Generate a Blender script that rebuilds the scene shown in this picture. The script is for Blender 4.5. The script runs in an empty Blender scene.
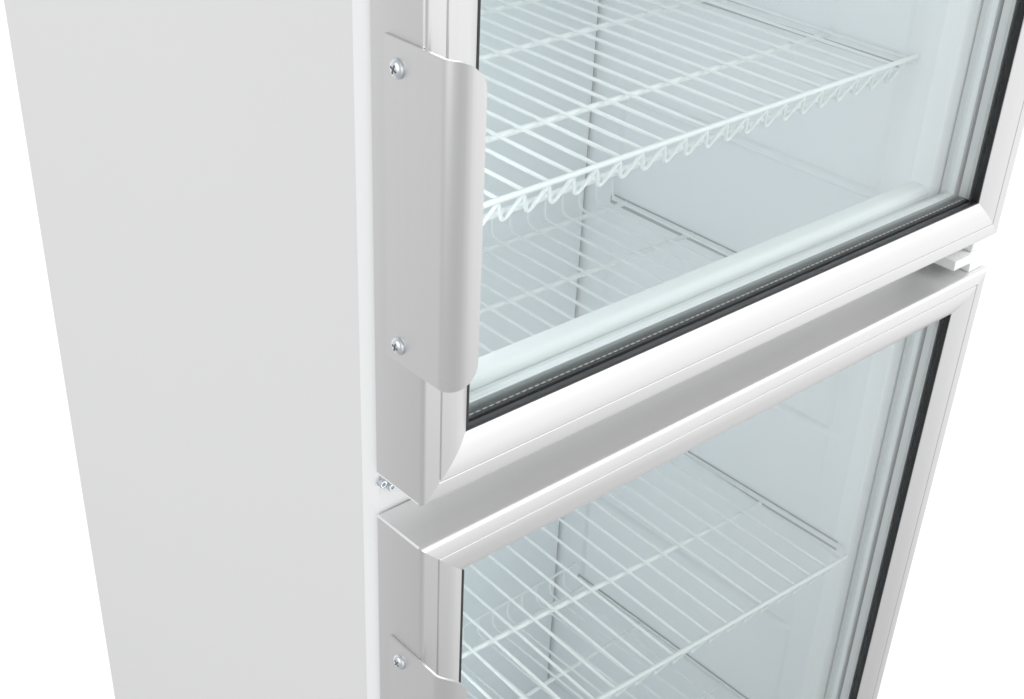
import bpy, bmesh, math, random
from mathutils import Vector, Matrix

random.seed(7)
SC = bpy.context.scene
COL = SC.collection
ZB = 905.0            # height of the lower edge of the upper door above the floor, in mm
MM = 0.001

# ------------------------------------------------------------------ camera
cam_d = bpy.data.cameras.new("camera")
cam = bpy.data.objects.new("camera", cam_d)
COL.objects.link(cam)
RX = Vector((0.74044327, -0.67018598, 0.0509364))
RY = Vector((-0.32327182, -0.4215531, -0.84722389))
RZ = Vector((0.58926996, 0.61085493, -0.5287884))
m3 = Matrix((RX, -RY, -RZ)).transposed()
m4 = m3.to_4x4()
m4.translation = Vector((-373.156, -472.342, 458.215 + ZB)) * MM
cam.matrix_world = m4
cam_d.sensor_fit = 'HORIZONTAL'
cam_d.sensor_width = 36.0
cam_d.lens = 1338.887 / 1024 * 36.0
cam_d.shift_x = -24.03 / 1024
cam_d.shift_y = 36.76 / 1024
cam_d.clip_start = 0.01
cam_d.clip_end = 100.0
SC.camera = cam

# ------------------------------------------------------------------ light: white product studio
W = bpy.data.worlds.new("World")
SC.world = W
W.use_nodes = True
nt = W.node_tree
nt.nodes.clear()
out = nt.nodes.new("ShaderNodeOutputWorld")
bg = nt.nodes.new("ShaderNodeBackground")
geo = nt.nodes.new("ShaderNodeTexCoord")


def wnode(kind, **kw):
    nd = nt.nodes.new(kind)
    for k, v in kw.items():
        setattr(nd, k, v)
    return nd


def wdot(vec):
    nd = wnode("ShaderNodeVectorMath", operation='DOT_PRODUCT')
    nd.inputs[1].default_value = vec
    nt.links.new(geo.outputs['Generated'], nd.inputs[0])
    return nd.outputs['Value']


def wramp(src, f0, f1, t0, t1):
    nd = wnode("ShaderNodeMapRange", interpolation_type='SMOOTHSTEP')
    nd.inputs['From Min'].default_value = f0; nd.inputs['From Max'].default_value = f1
    for key, t in (('To Min', t0), ('To Max', t1)):
        if isinstance(t, float): nd.inputs[key].default_value = t
        else: nt.links.new(t, nd.inputs[key])
    nt.links.new(src, nd.inputs['Value'])
    return nd.outputs['Result']


# studio walls: grey floor in front, brighter front wall, dim left wall, white sweep behind the cabinet
w_front = wramp(wdot((0, 0, 1)), -0.74, -0.36, 0.50, 1.10)
w_side = wramp(wdot((0.8, -0.6, 0)), -0.25, 0.45, 0.54, w_front)
w_all = wramp(wdot((0.6, 0.8, 0)), 0.15, 0.50, w_side, 1.15)
nt.links.new(w_all, bg.inputs['Strength'])
bg.inputs['Color'].default_value = (1.0, 1.0, 1.0, 1)
nt.links.new(bg.outputs[0], out.inputs[0])

SC.view_settings.view_transform = 'Standard'
SC.view_settings.look = 'None'
SC.view_settings.exposure = 0.0
SC.view_settings.gamma = 1.0
SC.view_settings.use_curve_mapping = False
SC.cycles.max_bounces = 14
SC.cycles.diffuse_bounces = 8
SC.cycles.transparent_max_bounces = 24


def softbox(name, loc, target, sx, sy, watts, color=(1, 1, 1)):
    d = bpy.data.lights.new(name, 'AREA')
    d.shape = 'RECTANGLE'; d.size = sx; d.size_y = sy
    d.energy = watts; d.color = color
    o = bpy.data.objects.new(name, d); COL.objects.link(o)
    loc = Vector(loc); o.location = loc
    o.rotation_euler = (Vector(target) - loc).to_track_quat('-Z', 'Y').to_euler()
    return o


softbox('key_softbox', (1.9, -2.1, 2.5), (0.3, 0.1, 0.9), 2.2, 1.6, 46, (1.0, 0.995, 0.985))
softbox('front_softbox', (-1.0, -2.6, 1.7), (0.35, 0.05, 0.9), 1.4, 1.4, 7, (1.0, 1.0, 1.0))
softbox('fill_softbox', (-2.6, 0.4, 1.5), (0, 0.2, 0.8), 1.6, 1.8, 24, (0.99, 0.995, 1.0))

# added fill light to brighten the interior, out of sight behind the left upright
inner_fill = bpy.data.lights.new('interior_fill_light', 'AREA')
inner_fill.shape = 'RECTANGLE'; inner_fill.size = 0.05; inner_fill.size_y = 1.5
inner_fill.energy = 1.0; inner_fill.color = (0.95, 0.98, 1.0)
inner_fill_o = bpy.data.objects.new('interior_fill_light', inner_fill); COL.objects.link(inner_fill_o)
inner_fill_o.location = (0.049, 0.085, (ZB - 15) * MM)
inner_fill_o.rotation_euler = Vector((0.92, 0.39, 0)).to_track_quat('-Z', 'Y').to_euler()


# ------------------------------------------------------------------ materials
def mat(name):
    m = bpy.data.materials.new(name); m.use_nodes = True
    n = m.node_tree
    return m, n, n.nodes['Principled BSDF']


def add_bump(n, b, scale, strength, dist=0.0005, stretch=None):
    tc = n.nodes.new("ShaderNodeTexCoord")
    no = n.nodes.new("ShaderNodeTexNoise"); no.inputs['Scale'].default_value = scale
    no.inputs['Detail'].default_value = 3
    src = tc.outputs['Object']
    if stretch:
        mp = n.nodes.new("ShaderNodeMapping"); mp.inputs['Scale'].default_value = stretch
        n.links.new(src, mp.inputs['Vector']); src = mp.outputs['Vector']
    n.links.new(src, no.inputs['Vector'])
    bu = n.nodes.new("ShaderNodeBump"); bu.inputs['Strength'].default_value = strength
    bu.inputs['Distance'].default_value = dist
    n.links.new(no.outputs['Fac'], bu.inputs['Height'])
    n.links.new(bu.outputs['Normal'], b.inputs['Normal'])
    return no


def colour_var(n, b, c, amount, scale, stretch=(1, 1, 1), detail=2):
    tc = n.nodes.new("ShaderNodeTexCoord")
    mp = n.nodes.new("ShaderNodeMapping"); mp.inputs['Scale'].default_value = stretch
    no = n.nodes.new("ShaderNodeTexNoise"); no.inputs['Scale'].default_value = scale
    no.inputs['Detail'].default_value = detail
    mr = n.nodes.new("ShaderNodeMapRange")
    mr.inputs['From Min'].default_value = 0.25; mr.inputs['From Max'].default_value = 0.75
    mr.inputs['To Min'].default_value = 1 - amount; mr.inputs['To Max'].default_value = 1 + amount
    mx = n.nodes.new("ShaderNodeVectorMath"); mx.operation = 'SCALE'
    mx.inputs[0].default_value = c
    n.links.new(tc.outputs['Object'], mp.inputs['Vector'])
    n.links.new(mp.outputs['Vector'], no.inputs['Vector'])
    n.links.new(no.outputs['Fac'], mr.inputs['Value'])
    n.links.new(mr.outputs['Result'], mx.inputs['Scale'])
    n.links.new(mx.outputs['Vector'], b.inputs['Base Color'])


def painted(name, c, rough, var=0.012, bump=0.05, spec=0.5):
    m, n, b = mat(name)
    colour_var(n, b, c, var, 6)
    b.inputs['Roughness'].default_value = rough
    b.inputs['Specular IOR Level'].default_value = spec
    if bump:
        add_bump(n, b, 900, bump, 0.0003)
    return m


def brushed(name, c, metallic, rough, stretch):
    m, n, b = mat(name)
    colour_var(n, b, c, 0.008, 420, stretch, 4)
    b.inputs['Metallic'].default_value = metallic
    b.inputs['Roughness'].default_value = rough
    add_bump(n, b, 500, 0.045, 0.0002, stretch)
    return m


def glass(name, tint, refl):
    m = bpy.data.materials.new(name); m.use_nodes = True
    n = m.node_tree; n.nodes.clear()
    o = n.nodes.new("ShaderNodeOutputMaterial")
    tr = n.nodes.new("ShaderNodeBsdfTransparent"); tr.inputs['Color'].default_value = (*tint, 1)
    gl = n.nodes.new("ShaderNodeBsdfGlossy"); gl.inputs['Roughness'].default_value = 0.0
    gl.inputs['Color'].default_value = (refl, refl, refl, 1)
    lw = n.nodes.new("ShaderNodeLayerWeight"); lw.inputs['Blend'].default_value = 0.5
    pw = n.nodes.new("ShaderNodeMath"); pw.operation = 'POWER'; pw.inputs[1].default_value = 5.0
    fr = n.nodes.new("ShaderNodeMath"); fr.operation = 'MULTIPLY_ADD'      # Schlick reflectance of one face
    fr.inputs[1].default_value = 0.96; fr.inputs[2].default_value = 0.04
    n.links.new(lw.outputs['Facing'], pw.inputs[0]); n.links.new(pw.outputs[0], fr.inputs[0])
    mx = n.nodes.new("ShaderNodeMixShader")
    n.links.new(fr.outputs[0], mx.inputs['Fac'])
    n.links.new(tr.outputs[0], mx.inputs[1]); n.links.new(gl.outputs[0], mx.inputs[2])
    n.links.new(mx.outputs[0], o.inputs['Surface'])
    return m


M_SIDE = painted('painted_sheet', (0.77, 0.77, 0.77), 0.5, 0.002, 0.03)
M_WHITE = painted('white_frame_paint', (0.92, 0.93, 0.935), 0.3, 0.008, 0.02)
M_LINER = painted('white_liner', (0.845, 0.86, 0.882), 0.35, 0.02, 0.02)
M_BACK = painted('rear_panel', (0.765, 0.80, 0.815), 0.4, 0.02, 0.02)
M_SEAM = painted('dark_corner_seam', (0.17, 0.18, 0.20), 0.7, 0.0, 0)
M_GAP_SHADE_AND_SEAL = painted('grey_gap_shade_and_seal', (0.36, 0.38, 0.39), 0.5, 0.01, 0)  # stands for the shade round the shelf supports; pane seals share it
M_WIRE = painted('white_wire_coating', (0.83, 0.85, 0.85), 0.3, 0.01, 0)
M_GASKET = painted('white_door_seal', (0.83, 0.845, 0.84), 0.5, 0.01, 0)
M_PLASTIC = painted('white_plastic', (0.85, 0.86, 0.86), 0.3, 0.01, 0)
M_RUBBER = painted('black_rubber', (0.016, 0.016, 0.018), 0.4, 0.05, 0)
M_SEALANT = painted('dark_sealant', (0.04, 0.04, 0.043), 0.5, 0.05, 0)
M_VERT = brushed('satin_aluminium_upright', (0.73, 0.73, 0.73), 0.94, 0.36, (1, 1, 0.01))
M_HORI = brushed('satin_aluminium_crossways', (0.775, 0.775, 0.775), 0.70, 0.34, (0.01, 1, 1))
M_SPACER = brushed('spacer_aluminium', (0.84, 0.835, 0.83), 0.35, 0.4, (1, 1, 1))
M_ZINC = brushed('zinc_plated_steel', (0.70, 0.74, 0.78), 1.0, 0.38, (1, 1, 1))
M_RECESS = painted('screw_recess', (0.10, 0.10, 0.11), 0.5, 0, 0)
M_GLASS_F = glass('front_pane_glass', (0.981, 0.9925, 0.992), 0.9)
M_GLASS_R = glass('rear_pane_glass', (0.981, 0.9925, 0.992), 0.8)


# perforated strip of the bottom spacer: small pale desiccant holes on a dark strip
def perforated(name):
    m, n, b = mat(name)
    tc = n.nodes.new("ShaderNodeTexCoord")
    wv = n.nodes.new("ShaderNodeTexWave"); wv.wave_type = 'BANDS'; wv.bands_direction = 'X'
    wv.inputs['Scale'].default_value = 1000 / 2.6 / 3.1416 * 0.5
    cr = n.nodes.new("ShaderNodeValToRGB")
    cr.color_ramp.elements[0].position = 0.25; cr.color_ramp.elements[0].color = (0.12, 0.12, 0.12, 1)
    cr.color_ramp.elements[1].position = 0.5; cr.color_ramp.elements[1].color = (0.46, 0.47, 0.46, 1)
    n.links.new(tc.outputs['Object'], wv.inputs['Vector'])
    n.links.new(wv.outputs['Fac'], cr.inputs['Fac'])
    n.links.new(cr.outputs['Color'], b.inputs['Base Color'])
    b.inputs['Roughness'].default_value = 0.5
    return m


M_PERF = perforated('perforated_strip')


# ------------------------------------------------------------------ builders (mm)
def link(name, bm, m, parent=None, loc=(0, 0, 0), smooth=False, auto=None):
    me = bpy.data.meshes.new(name)
    bmesh.ops.recalc_face_normals(bm, faces=bm.faces)
    for v in bm.verts:
        v.co *= MM
    bm.to_mesh(me); bm.free()
    if m is not None:
        me.materials.append(m)
    o = bpy.data.objects.new(name, me); COL.objects.link(o)
    o.location = Vector(loc) * MM
    if parent is not None:
        o.parent = parent
    if smooth:
        for p in me.polygons:
            p.use_smooth = True
        if auto is not None:
            bmm = bmesh.new(); bmm.from_mesh(me)
            for e in bmm.edges:
                if len(e.link_faces) == 2 and e.calc_face_angle(0) > math.radians(auto):
                    e.smooth = False
            bmm.to_mesh(me); bmm.free()
    return o


def empty(name, loc, parent=None, label=None, cat=None, group=None):
    o = bpy.data.objects.new(name, None); COL.objects.link(o)
    o.empty_display_size = 0.05
    o.location = Vector(loc) * MM
    if parent is not None:
        o.parent = parent
    if label: o['label'] = label
    if cat: o['category'] = cat
    if group: o['group'] = group
    return o


def box(bm, x0, x1, y0, y1, z0, z1, bevel=0.0, seg=2):
    r = bmesh.ops.create_cube(bm, size=1.0)
    vs = r['verts']
    for v in vs:
        v.co = Vector(((x0 + x1) / 2 + v.co.x * (x1 - x0), (y0 + y1) / 2 + v.co.y * (y1 - y0), (z0 + z1) / 2 + v.co.z * (z1 - z0)))
    if bevel > 0:
        es = list({e for v in vs for e in v.link_edges})
        bmesh.ops.bevel(bm, geom=es, offset=bevel, segments=seg, profile=0.5, affect='EDGES')
    return bm


def tube(bm, pts, r, seg=10, closed=False):
    """a round wire along a polyline"""
    pts = [Vector(p) for p in pts]
    n = len(pts)
    rings = []
    t0 = (pts[1] - pts[0]).normalized()
    ref = Vector((0, 0, 1)) if abs(t0.z) < 0.9 else Vector((1, 0, 0))
    nrm = (ref - t0 * ref.dot(t0)).normalized()
    for i, p in enumerate(pts):
        if i == 0: t = (pts[1] - p)
        elif i == n - 1: t = (p - pts[i - 1])
        else: t = (pts[i + 1] - p).normalized() + (p - pts[i - 1]).normalized()
        t.normalize()
        nrm = (nrm - t * nrm.dot(t)).normalized()
        bn = t.cross(nrm)
        rings.append([bm.verts.new(p + (nrm * math.cos(2 * math.pi * k / seg) + bn * math.sin(2 * math.pi * k / seg)) * r) for k in range(seg)])
    for a, b in zip(rings, rings[1:]):
        for k in range(seg):
            bm.faces.new((a[k], a[(k + 1) % seg], b[(k + 1) % seg], b[k]))
    bm.faces.new(rings[0][::-1]); bm.faces.new(rings[-1])
    return bm


def lathe(bm, profile, origin, axis, seg=28):
    """profile: (radius, height along axis)"""
    axis = Vector(axis).normalized(); origin = Vector(origin)
    u = axis.orthogonal().normalized(); w = axis.cross(u)
    rings = []
    for (r, h) in profile:
        if r < 1e-6:
            rings.append([bm.verts.new(origin + axis * h)])
        else:
            rings.append([bm.verts.new(origin + axis * h + (u * math.cos(2 * math.pi * k / seg) + w * math.sin(2 * math.pi * k / seg)) * r) for k in range(seg)])
    for a, b in zip(rings, rings[1:]):
        for k in range(seg):
            k2 = (k + 1) % seg
            if len(a) == 1 and len(b) == 1: continue
            if len(a) == 1: bm.faces.new((a[0], b[k], b[k2]))
            elif len(b) == 1: bm.faces.new((a[k], a[k2], b[0]))
            else: bm.faces.new((a[k], a[k2], b[k2], b[k]))
    return bm


DW = 600.0            # door width


def member(profile, side, H):
    """one mitred member of a rectangular frame DW x H; profile = [(u, y)] with u measured inward from the outer edge"""
    bm = bmesh.new()
    ends = []
    for e in (0, 1):
        ring = []
        for (u, y) in profile:
            if side == 'left': p = (u, y, u if e == 0 else H - u)
            elif side == 'right': p = (DW - u, y, u if e == 0 else H - u)
            elif side == 'bottom': p = (u if e == 0 else DW - u, y, u)
            else: p = (u if e == 0 else DW - u, y, H - u)
            ring.append(bm.verts.new(p))
        ends.append(ring)
    n = len(profile)
    for k in range(n):
        bm.faces.new((ends[0][k], ends[0][(k + 1) % n], ends[1][(k + 1) % n], ends[1][k]))
    bm.faces.new(ends[0][::-1]); bm.faces.new(ends[1])
    return bm


def frame_profile():
    p = [(0.0, 43.0), (0.0, 3.2)]
    for a in range(1, 7):                      # rounded outer edge
        t = math.radians(90 * a / 6)
        p.append((3.2 - 3.2 * math.cos(t), 3.2 - 3.2 * math.sin(t)))
    p += [(11.6, 0.0), (11.9, 0.15), (12.3, 1.1), (12.7, 1.1), (13.1, 0.15), (13.4, 0.0)]
    for a in range(1, 13):                     # ovolo sloping down to the glass
        s = a / 12
        p.append((13.4 + 21.1 * s, 5.1 * s ** 2.2))
    p += [(34.5, 7.0), (30.0, 7.0), (22.0, 12.0), (22.0, 43.0)]
    return p


BEAD = [(32.0, 7.3), (34.2, 5.7), (36.4, 5.7), (37.4, 6.2), (37.7, 7.0), (37.2, 8.6), (36.0, 9.8), (35.4, 11.4), (32.0, 11.4)]
BEAD_LOW = [(32.0, 7.3), (34.3, 5.7), (34.8, 5.7), (35.2, 6.2), (35.3, 7.4), (35.1, 9.6), (34.8, 11.4), (32.0, 11.4)]
SPACER = [(28.0, 14.7), (34.5, 14.7), (34.7, 15.0), (34.7, 23.5), (34.5, 23.8), (28.0, 23.8)]
SPACER_LOW = [(28.0, 14.7), (34.2, 14.7), (34.4, 15.0), (34.4, 20.0), (34.2, 20.3), (28.0, 20.3)]
SEAL = [(28.0, 26.8), (33.4, 26.8), (33.7, 27.0), (33.7, 27.8), (33.4, 28.1), (28.0, 28.1)]
INNER = [(22.3, 28.4), (33.6, 28.4), (34.2, 28.9), (34.2, 33.0), (31.0, 38.0), (29.0, 39.5), (22.3, 39.5)]
MAGNET = [(9.0, 43.2), (9.0, 44.8), (27.0, 44.8), (27.6, 44.2), (27.6, 40.4), (27.0, 39.8), (22.4, 39.8), (22.4, 43.2)]


def make_door(parent, z0, H, handle_z, label):
    """handle_z: lower end of the handle above the door's lower edge"""
    d = empty('door', (0, 0, z0), parent)
    d['label'] = label
    fp = frame_profile()
    for s, nm, m in (('left', 'stile', M_VERT), ('right', 'stile', M_VERT), ('bottom', 'rail', M_HORI), ('top', 'rail', M_HORI)):
        link(nm, member(fp, s, H), m, d, smooth=True, auto=24)
        link('glazing_bead', member(BEAD if s == 'left' else BEAD_LOW, s, H), M_RUBBER, d, smooth=True, auto=40)
        link('spacer_bar', member(SPACER_LOW if s == 'bottom' else SPACER, s, H), M_SEALANT if s == 'bottom' else M_SPACER, d, smooth=True, auto=30)
        link('pane_seal', member(SEAL, s, H), M_GAP_SHADE_AND_SEAL, d, smooth=True, auto=40)
        link('door_liner', member(INNER, s, H), M_WHITE, d, smooth=True, auto=30)
        link('magnetic_seal', member(MAGNET, s, H), M_GASKET, d, smooth=True, auto=30)
    for cx in (0.5, DW - 0.5):                  # pale rod drawing a highlight along the outer corner edges
        for cz in (0.5, H - 0.5):
            b = bmesh.new(); tube(b, [(cx, 3.6, cz), (cx, 42.8, cz)], 0.75, 12)
            link('edge_highlight', b, M_PLASTIC, d, smooth=True, auto=60)
    b = bmesh.new(); box(b, 38, DW - 38, 17.0, 17.9, 34.36, 34.7)
    link('perforated_strip', b, M_PERF, d)
    b = bmesh.new(); box(b, 29, DW - 29, 11.5, 14.5, 29, H - 29); link('glass_pane', b, M_GLASS_F, d)
    b = bmesh.new(); box(b, 29, DW - 29, 24.0, 26.6, 29, H - 29); link('glass_pane', b, M_GLASS_R, d)
    make_handle(d, handle_z)
    return d


HANDLE_H = 176.0


def make_handle(d, hz):
    """bent grip plate: flat on the stile's side, folded round in front of it; outline corners rounded"""
    # centre line of the section (x, y) and its outward offset
    sec = [(-0.9, 30.0), (-0.9, 20.0), (-0.9, 8.0), (-0.9, -4.0), (-0.9, -12.0), (-0.9, -15.0), (-0.75, -16.6)]
    t0 = math.radians(24)                       # a crease, then a gentle curve round to the front
    for a in range(1, 15):
        t = t0 + (math.radians(90) - t0) * a / 14
        sec.append((-0.75 + 15.0 * (math.cos(t0) - math.cos(t)), -16.6 - 19.0 * (math.sin(t) - math.sin(t0))))
    sec = [Vector((x, y, 0)) for x, y in sec]
    L = [0.0]
    for a, b in zip(sec, sec[1:]):
        L.append(L[-1] + (b - a).length)
    tot = L[-1]
    rt, rb = 14.0, 19.0
    rc = rb                                   # rounded free corners

    # resample finely near the free edge
    S = [tot * k / 40 for k in range(41)] + [tot - r_ * (1 - math.sin(math.radians(10 * k))) for k in range(1, 10) for r_ in (rt, rb)]
    S = sorted(set(round(s, 3) for s in S))

    def at(s):
        for i in range(len(L) - 1):
            if s <= L[i + 1] + 1e-9:
                f = (s - L[i]) / (L[i + 1] - L[i])
                return sec[i].lerp(sec[i + 1], f), (sec[i + 1] - sec[i]).normalized()
        return sec[-1], (sec[-1] - sec[-2]).normalized()

    bm = bmesh.new()
    rows = []
    th = 1.5
    for s in S:
        p, t = at(s)
        nrm = Vector((t.y, -t.x, 0))            # away from the door
        if nrm.x > 0.0 and s < tot * 0.5: nrm = -nrm
        nrm = Vector((t.y, -t.x, 0))
        e = max(0.0, s - (tot - rt))
        zt = HANDLE_H - (rt - math.sqrt(max(0.0, rt * rt - e * e)))
        e = max(0.0, s - (tot - rb))
        zb = rb - math.sqrt(max(0.0, rb * rb - e * e))
        row = []
        for off in (th / 2, -th / 2):
            for z in (zb, zt):
                row.append(bm.verts.new(p + nrm * off + Vector((0, 0, z))))
        rows.append(row)
    for a, b in zip(rows, rows[1:]):
        bm.faces.new((a[0], a[1], b[1], b[0]))
        bm.faces.new((a[2], b[2], b[3], a[3]))
        bm.faces.new((a[1], a[3], b[3], b[1]))
        bm.faces.new((a[0], b[0], b[2], a[2]))
    bm.faces.new((rows[0][0], rows[0][2], rows[0][3], rows[0][1]))
    bm.faces.new((rows[-1][0], rows[-1][1], rows[-1][3], rows[-1][2]))
    bmesh.ops.remove_doubles(bm, verts=bm.verts, dist=0.01)
    link('handle', bm, M_VERT, d, (0, 0, hz), smooth=True, auto=28)
    for sz in (HANDLE_H - 14.2, 10.6):
        b = bmesh.new()
        prof = [(0.0, 0.0), (5.0, 0.0), (5.0, 0.7), (4.7, 1.4), (3.9, 2.1), (2.6, 2.55), (1.2, 2.75), (0.0, 2.8)]
        lathe(b, prof, (-1.7, 19.3, hz + sz), (-1, 0, 0))
        sc = link('screw', b, M_ZINC, d, smooth=True, auto=60)
        # cross recess, let into the head as dark facets of the same mesh
        sc.data.materials.append(M_RECESS)
        bmx = bmesh.new(); bmx.from_mesh(sc.data)
        n0 = len(bmx.faces)
        a = math.radians(random.uniform(10, 50))
        for k in (0, 1):
            ca, sa = math.cos(a + k * math.pi / 2), math.sin(a + k * math.pi / 2)
            c = Vector((-1.7 - 2.86, 19.3, hz + sz)) * MM
            dl = Vector((0, ca, sa)) * 2.3 * MM; dw = Vector((0, -sa, ca)) * 0.42 * MM
            up = Vector((-0.02 - 0.01 * k, 0, 0)) * MM
            lo = Vector((0.9, 0, 0)) * MM
            top = [c + dl + dw + up, c + dl - dw + up, c - dl - dw + up, c - dl + dw + up]
            tv = [bmx.verts.new(v) for v in top]; bv = [bmx.verts.new(v + lo) for v in top]
            fs = [bmx.faces.new(tv)] + [bmx.faces.new((tv[i], tv[(i + 1) % 4], bv[(i + 1) % 4], bv[i])) for i in range(4)]
            for f in fs: f.material_index = 1; f.smooth = False
        bmx.to_mesh(sc.data); bmx.free()


# ------------------------------------------------------------------ the refrigerator
GAP = 31.0
HU = 790.0
HL = 790.0
XL, XR = 45.0, 555.0          # inner walls
YF, YS = 45.5, 57.5           # front face, start of the side sheet
YB, YO = 430.0, 488.0         # rear panel, outer back
ZT = HU + 22
ZF = -GAP - HL - 18

fr = empty('refrigerator', (0, 0, ZB), None,
           'white upright glass door refrigerator with two aluminium framed doors stacked one above the other', 'refrigerator')
fr.location = Vector((0, 0, 0))

def flink(name, bm, m, **k):
    o = link(name, bm, m, fr, (0, 0, ZB), **k)
    return o


# outer sheets
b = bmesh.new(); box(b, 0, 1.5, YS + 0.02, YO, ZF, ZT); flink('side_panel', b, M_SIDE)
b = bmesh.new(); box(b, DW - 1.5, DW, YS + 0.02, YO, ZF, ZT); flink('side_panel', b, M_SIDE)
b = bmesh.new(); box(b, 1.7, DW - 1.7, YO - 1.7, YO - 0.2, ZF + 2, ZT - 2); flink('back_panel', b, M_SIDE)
b = bmesh.new(); box(b, 0.2, DW - 0.2, YF, YO - 0.2, ZT + 0.2, ZT + 30, 4, 3); flink('top_panel', b, M_SIDE)
b = bmesh.new(); box(b, 0.2, DW - 0.2, YF, YO - 0.2, ZF - 40, ZF - 0.2, 3, 3); flink('base_panel', b, M_SIDE)
for sx in (60, DW - 60):
    for sy in (110, YO - 60):
        b = bmesh.new()
        h = ZB + ZF - 40.2
        lathe(b, [(0, -h), (20, -h), (22, -h + 3), (22, -h + 9), (12, -h + 11), (12, 0), (0, 0)], (sx, sy, ZF - 40.2), (0, 0, 1))
        flink('foot', b, M_RUBBER, smooth=True, auto=40)


# white front frame: two uprights, a crossbar behind the joint of the doors, head and sill
def upright(mirror):
    """section of the front frame: rounded outer nose, flat front, rounded inner edge running into the liner"""
    pts = [(0.0, YS + 0.0)]
    for a in range(1, 8):                       # gently crowned return towards the front
        q = a / 8
        pts.append((2.2 * q ** 1.6, YS - (YS - YF - 2.5) * q))
    pts += [(2.5, YF + 1.6), (3.2, YF + 0.5), (4.6, YF)]
    r = 3.0
    pts.append((XL - r, YF))
    for a in range(1, 7):
        t = math.radians(90 * a / 6)
        pts.append((XL - r + r * math.sin(t), YF + r - r * math.cos(t)))
    pts += [(XL, 63.5), (1.6, 63.5), (1.6, YS)]
    bm = bmesh.new()
    rings = []
    for z in (ZF, ZT):
        rings.append([bm.verts.new(((DW - x) if mirror else x, y, z)) for x, y in pts])
    n = len(pts)
    for k in range(n):
        bm.faces.new((rings[0][k], rings[0][(k + 1) % n], rings[1][(k + 1) % n], rings[1][k]))
    bm.faces.new(rings[0][::-1]); bm.faces.new(rings[1])
    return bm


flink('front_upright', upright(False), M_WHITE, smooth=True, auto=35)
flink('front_upright', upright(True), M_WHITE, smooth=True, auto=35)


def crossbar(z0, z1):
    ya, yb = YF + 0.3, 62.0
    pts = []
    for cy, cz, a0, r in ((ya + 6, z0 + 6, 180, 6.0), (yb - 2, z0 + 2, 270, 2.0), (yb - 2, z1 - 2, 0, 2.0), (ya + 6, z1 - 6, 90, 6.0)):
        for k in range(6):
            t = math.radians(a0 + 18 * k)
            pts.append((cy + r * math.cos(t), cz + r * math.sin(t)))
    bm = bmesh.new()
    ends = [[bm.verts.new((x, y, z)) for y, z in pts] for x in (XL + 0.2, XR - 0.2)]
    n = len(pts)
    for k in range(n):
        bm.faces.new((ends[0][k], ends[0][(k + 1) % n], ends[1][(k + 1) % n], ends[1][k]))
    bm.faces.new(ends[0][::-1]); bm.faces.new(ends[1])
    return bm


flink('crossbar', crossbar(-GAP - 37, 36.8), M_GASKET, smooth=True, auto=35)
flink('sill', crossbar(ZF + 1, -GAP - HL + 48), M_WHITE, smooth=True, auto=35)
flink('head', crossbar(HU - 48, ZT - 1), M_WHITE, smooth=True, auto=35)

# inner liner: side walls with moulded shelf ledges, ceiling, floor; rear panel with an open seam at the corner
LEDGES = [14.0, -226.0, -470.0, 250.0, 370.0, 490.0]


def wall_profile(z_list):
    pts = [(0.0, ZF + 40)]
    for zc in sorted(z_list):
        pts += [(0, zc - 5.5), (3.6, zc - 4.6), (6.5, zc - 2.8), (6.5, zc + 0.2), (3.4, zc + 2.6), (0, zc + 3.6)]
    pts.append((0.0, ZT - 30))
    return pts


def liner_wall(mirror):
    pts = wall_profile(LEDGES)
    bm = bmesh.new()
    x0 = XR if mirror else XL
    sg = -1 if mirror else 1
    ya, yb = 63.55, 441.0
    # ledges run from y=95 to y=395 and die away into the wall at both ends
    ys = [ya, 88.0, 92.0, 98.0, 108.0, 370.0, 382.0, 390.0, 396.0, yb]
    amp = [0, 0, 0.35, 0.8, 1, 1, 0.8, 0.35, 0, 0]
    grid = [[bm.verts.new((x0 + sg * p[0] * am, y, p[1])) for p in pts] for y, am in zip(ys, amp)]
    for a, b2 in zip(grid, grid[1:]):
        for k in range(len(pts) - 1):
            bm.faces.new((a[k], a[k + 1], b2[k + 1], b2[k]))
    # thickness of the foamed wall behind
    xo = x0 - sg * (XL - 2.2)
    c = [bm.verts.new((xo, y, z)) for y in (ya, yb) for z in (ZF + 40, ZT - 30)]
    g0, g1 = grid[0], grid[-1]
    bm.faces.new((c[0], c[1], c[3], c[2]))
    bm.faces.new(g0 + [c[1], c[0]])
    bm.faces.new(g1 + [c[3], c[2]])
    bm.faces.new([g[0] for g in grid] + [c[2], c[0]])
    bm.faces.new([g[-1] for g in grid] + [c[3], c[1]])
    return bm


flink('liner_wall', liner_wall(False), M_LINER, smooth=True, auto=50)
flink('liner_wall', liner_wall(True), M_LINER, smooth=True, auto=50)
b = bmesh.new(); box(b, XL + 0.3, XR - 0.3, 63.8, 441, ZF + 3, ZF + 40); flink('liner_floor', b, M_LINER)
b = bmesh.new(); box(b, XL + 0.3, XR - 0.3, 63.8, 441, ZT - 30, ZT - 2); flink('liner_ceiling', b, M_LINER)
b = bmesh.new(); box(b, XL + 4.6, XR - 4.6, YB, YB + 6, ZF + 40.3, ZT - 30.3, 1.2, 2); flink('rear_panel', b, M_BACK)
b = bmesh.new(); box(b, XL - 20, XR + 20, 441.3, 470, ZF + 3, ZT - 2); flink('corner_seam', b, M_SEAM)

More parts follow.
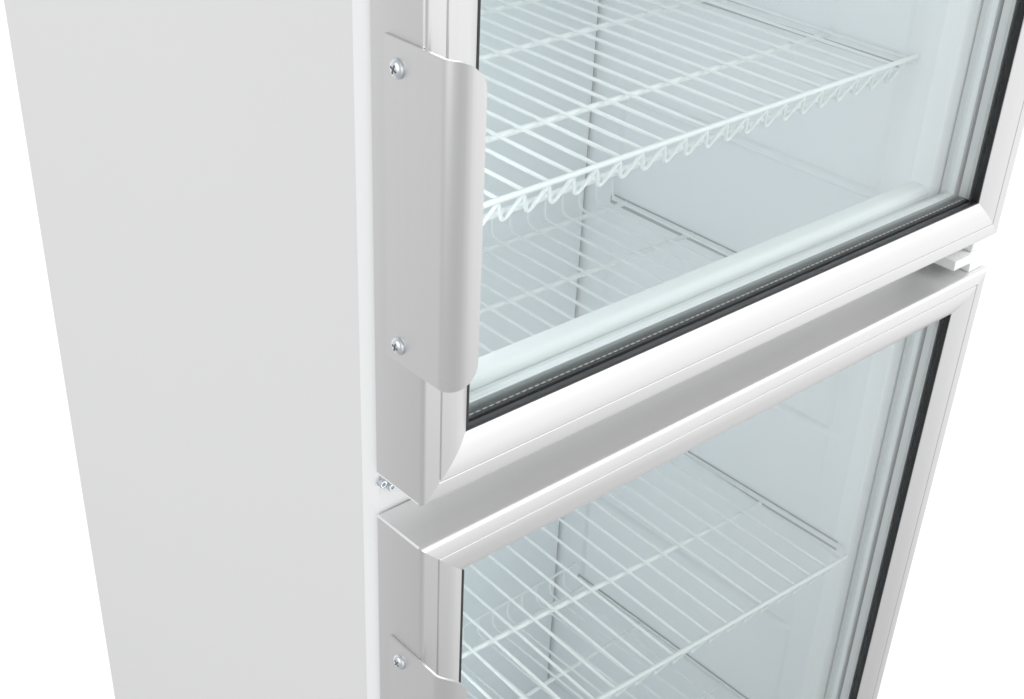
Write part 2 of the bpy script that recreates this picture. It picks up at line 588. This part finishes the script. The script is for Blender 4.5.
# shelf supports on the side walls, one pair per shelf
SHELF_Z = [137.0, -93.5, -336.0, -597.0]
for i, zs in enumerate(SHELF_Z):
    for sg, xw in ((1, XL), (-1, XR)):
        zz = zs - (3.5, 0.5, 0.5, 0.5)[i]
        if sg == 1 and i == 0: zz -= 21
        if sg == 1 and i == 2: zz += 7.0
        ya = 51.0 if i == 2 else 88.0
        # grey strip painting the gap shade on the wall, white bar before it
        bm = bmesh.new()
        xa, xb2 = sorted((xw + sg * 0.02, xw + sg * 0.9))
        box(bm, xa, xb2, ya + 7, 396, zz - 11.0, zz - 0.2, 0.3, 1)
        flink('gap_shade_strip', bm, M_GAP_SHADE_AND_SEAL)
        bm = bmesh.new()
        xa, xb2 = sorted((xw + sg * 1.3, xw + sg * 3.4))
        box(bm, xa, xb2, ya, 392, zz - 6.0, zz - 0.9, 0.8, 2)
        for yp in (120, 245, 370):
            xa2, xb3 = sorted((xw + sg * 0.6, xw + sg * 2.0))
            box(bm, xa2, xb3, yp - 4, yp + 4, zz - 3.2, zz - 1.4)
        flink('shelf_support', bm, M_LINER, smooth=True, auto=40)

make_door(fr, ZB, HU, 86.5, 'upper glass door with its grip plate near the lower corner')
make_door(fr, ZB - GAP - HL, HL, HL - 84.5 - HANDLE_H, 'lower glass door with its grip plate near the upper corner')

# hinge between the doors on the right, locking bolt on the left
bm = bmesh.new()
box(bm, 553, 599, 6, 45.2, -23.0, -14.0, 1.2, 2)
flink('hinge_plate', bm, M_PLASTIC, smooth=True, auto=40)
bm = bmesh.new(); box(bm, 577, 599.4, 5.2, 38, -31, -23.2, 1.5, 2)
flink('hinge_bush', bm, M_PLASTIC, smooth=True, auto=40)
bm = bmesh.new(); box(bm, 578, 598.6, 7.5, 40, -13.8, -0.2, 1.5, 2)
flink('hinge_bush', bm, M_PLASTIC, smooth=True, auto=40)
for bx, bz, sc in ((4.2, -9.5, 1.0), (10.5, -14.6, 1.0)):
    bm = bmesh.new()
    lathe(bm, [(0, 0), (3.4 * sc, 0), (3.4 * sc, 0.8), (2.7 * sc, 0.9), (2.7 * sc, 3.0), (2.2 * sc, 3.6), (1.3 * sc, 3.7), (1.3 * sc, 2.6), (0, 2.6)], (bx, YF, bz), (0, -1, 0), 20)
    flink('bolt', bm, M_ZINC, smooth=True, auto=35)

# ------------------------------------------------------------------ wire shelves


def arc_back():
    """deck wire: flat, then bent up at the rear as a stop"""
    pts = [(0, 1.0, 0.0), (0, 300.0, 0.0)]
    r = 9.0
    for a in range(1, 8):
        t = math.radians(86 * a / 7)
        pts.append((0, 300 + r * math.sin(t), r - r * math.cos(t)))
    pts.append((0, 300 + r + 1.0, 24.0))
    return pts


def make_shelf(loc, yaw, roll, cross, phase, SP, hw, label):
    s = empty('wire_shelf', loc, None, label, 'shelf', 'white wire shelves inside the cabinet')
    s.rotation_euler = (0, -roll, -yaw)
    global WIRE_MESH
    n = 0
    for k in range(-13, 14):
        x = phase + k * SP
        if abs(x) > hw - 9: continue
        if WIRE_MESH is None:
            bm = bmesh.new(); tube(bm, arc_back(), 1.42, 10)
            o = link('deck_wire', bm, M_WIRE, s, (x, 0, 0), smooth=True)
            WIRE_MESH = o.data
        else:
            o = bpy.data.objects.new('deck_wire', WIRE_MESH); COL.objects.link(o)
            o.parent = s; o.location = Vector((x, 0, 0)) * MM
    bm = bmesh.new(); tube(bm, [(-hw, 0, 0), (hw, 0, 0)], 2.0, 12); link('front_rail', bm, M_WIRE, s, smooth=True, auto=60)
    bm = bmesh.new(); tube(bm, [(-hw + 4, 11.6, -16.0), (hw - 4, 11.6, -16.0)], 2.3, 12); link('lower_rail', bm, M_WIRE, s, smooth=True, auto=60)
    # zigzag wire between the front rail and the lower rail
    zz = []
    x = phase - 12 * SP
    while x < hw - SP * 0.6:
        if x > -hw + 2:
            zz += [(x, 1.6, -2.8), (x + SP * 0.05, 2.0, -4.2), (x + SP * 0.36, 7.6, -17.0), (x + SP * 0.42, 8.4, -18.8), (x + SP * 0.50, 8.6, -19.6),
                   (x + SP * 0.58, 8.4, -18.8), (x + SP * 0.64, 7.6, -17.0), (x + SP * 0.95, 2.0, -4.2)]
        x += SP
    bm = bmesh.new(); tube(bm, zz, 1.45, 8); link('zigzag_wire', bm, M_WIRE, s, smooth=True)
    for y in cross:
        bm = bmesh.new(); tube(bm, [(-hw, y, -3.7), (hw, y, -3.7)], 2.4, 12); link('cross_rod', bm, M_WIRE, s, smooth=True, auto=60)
    bm = bmesh.new(); tube(bm, [(-hw + 4, 309.5, 23.5), (hw - 4, 309.5, 23.5)], 1.7, 10); link('rear_stop_rail', bm, M_WIRE, s, smooth=True, auto=60)
    for sx in (-1, 1):
        bm = bmesh.new(); tube(bm, [(sx * (hw - 1.2), 0, -5.2), (sx * (hw - 1.2), 298, -5.2)], 1.7, 10); link('side_rod', bm, M_WIRE, s, smooth=True, auto=60)
    return s


WIRE_MESH = None
make_shelf((300, 86.6, ZB + 126.9), 0.030, 0.040, (84, 210, 297), -5.2, 20.6, 252.5, 'topmost wire shelf with its zigzag front edge in full view behind the upper door')
make_shelf((300, 81.0, ZB - 93.5), 0.016, 0.0, (79, 207, 297), 14.0, 22.6, 251.0, 'wire shelf low behind the upper door with rear wires bent up, front hidden')
make_shelf((295, 48.8, ZB - 332.5), 0.042, -0.014, (109, 234, 295), 16.0, 22.5, 247.0, 'wire shelf set slightly askew behind the lower door, large in view')
make_shelf((300, 81.0, ZB - 597.0), 0.0, 0.0, (79, 204, 295), 0.0, 22.4, 251.0, 'lowest wire shelf, glimpsed faintly beneath the askew shelf of the lower door')
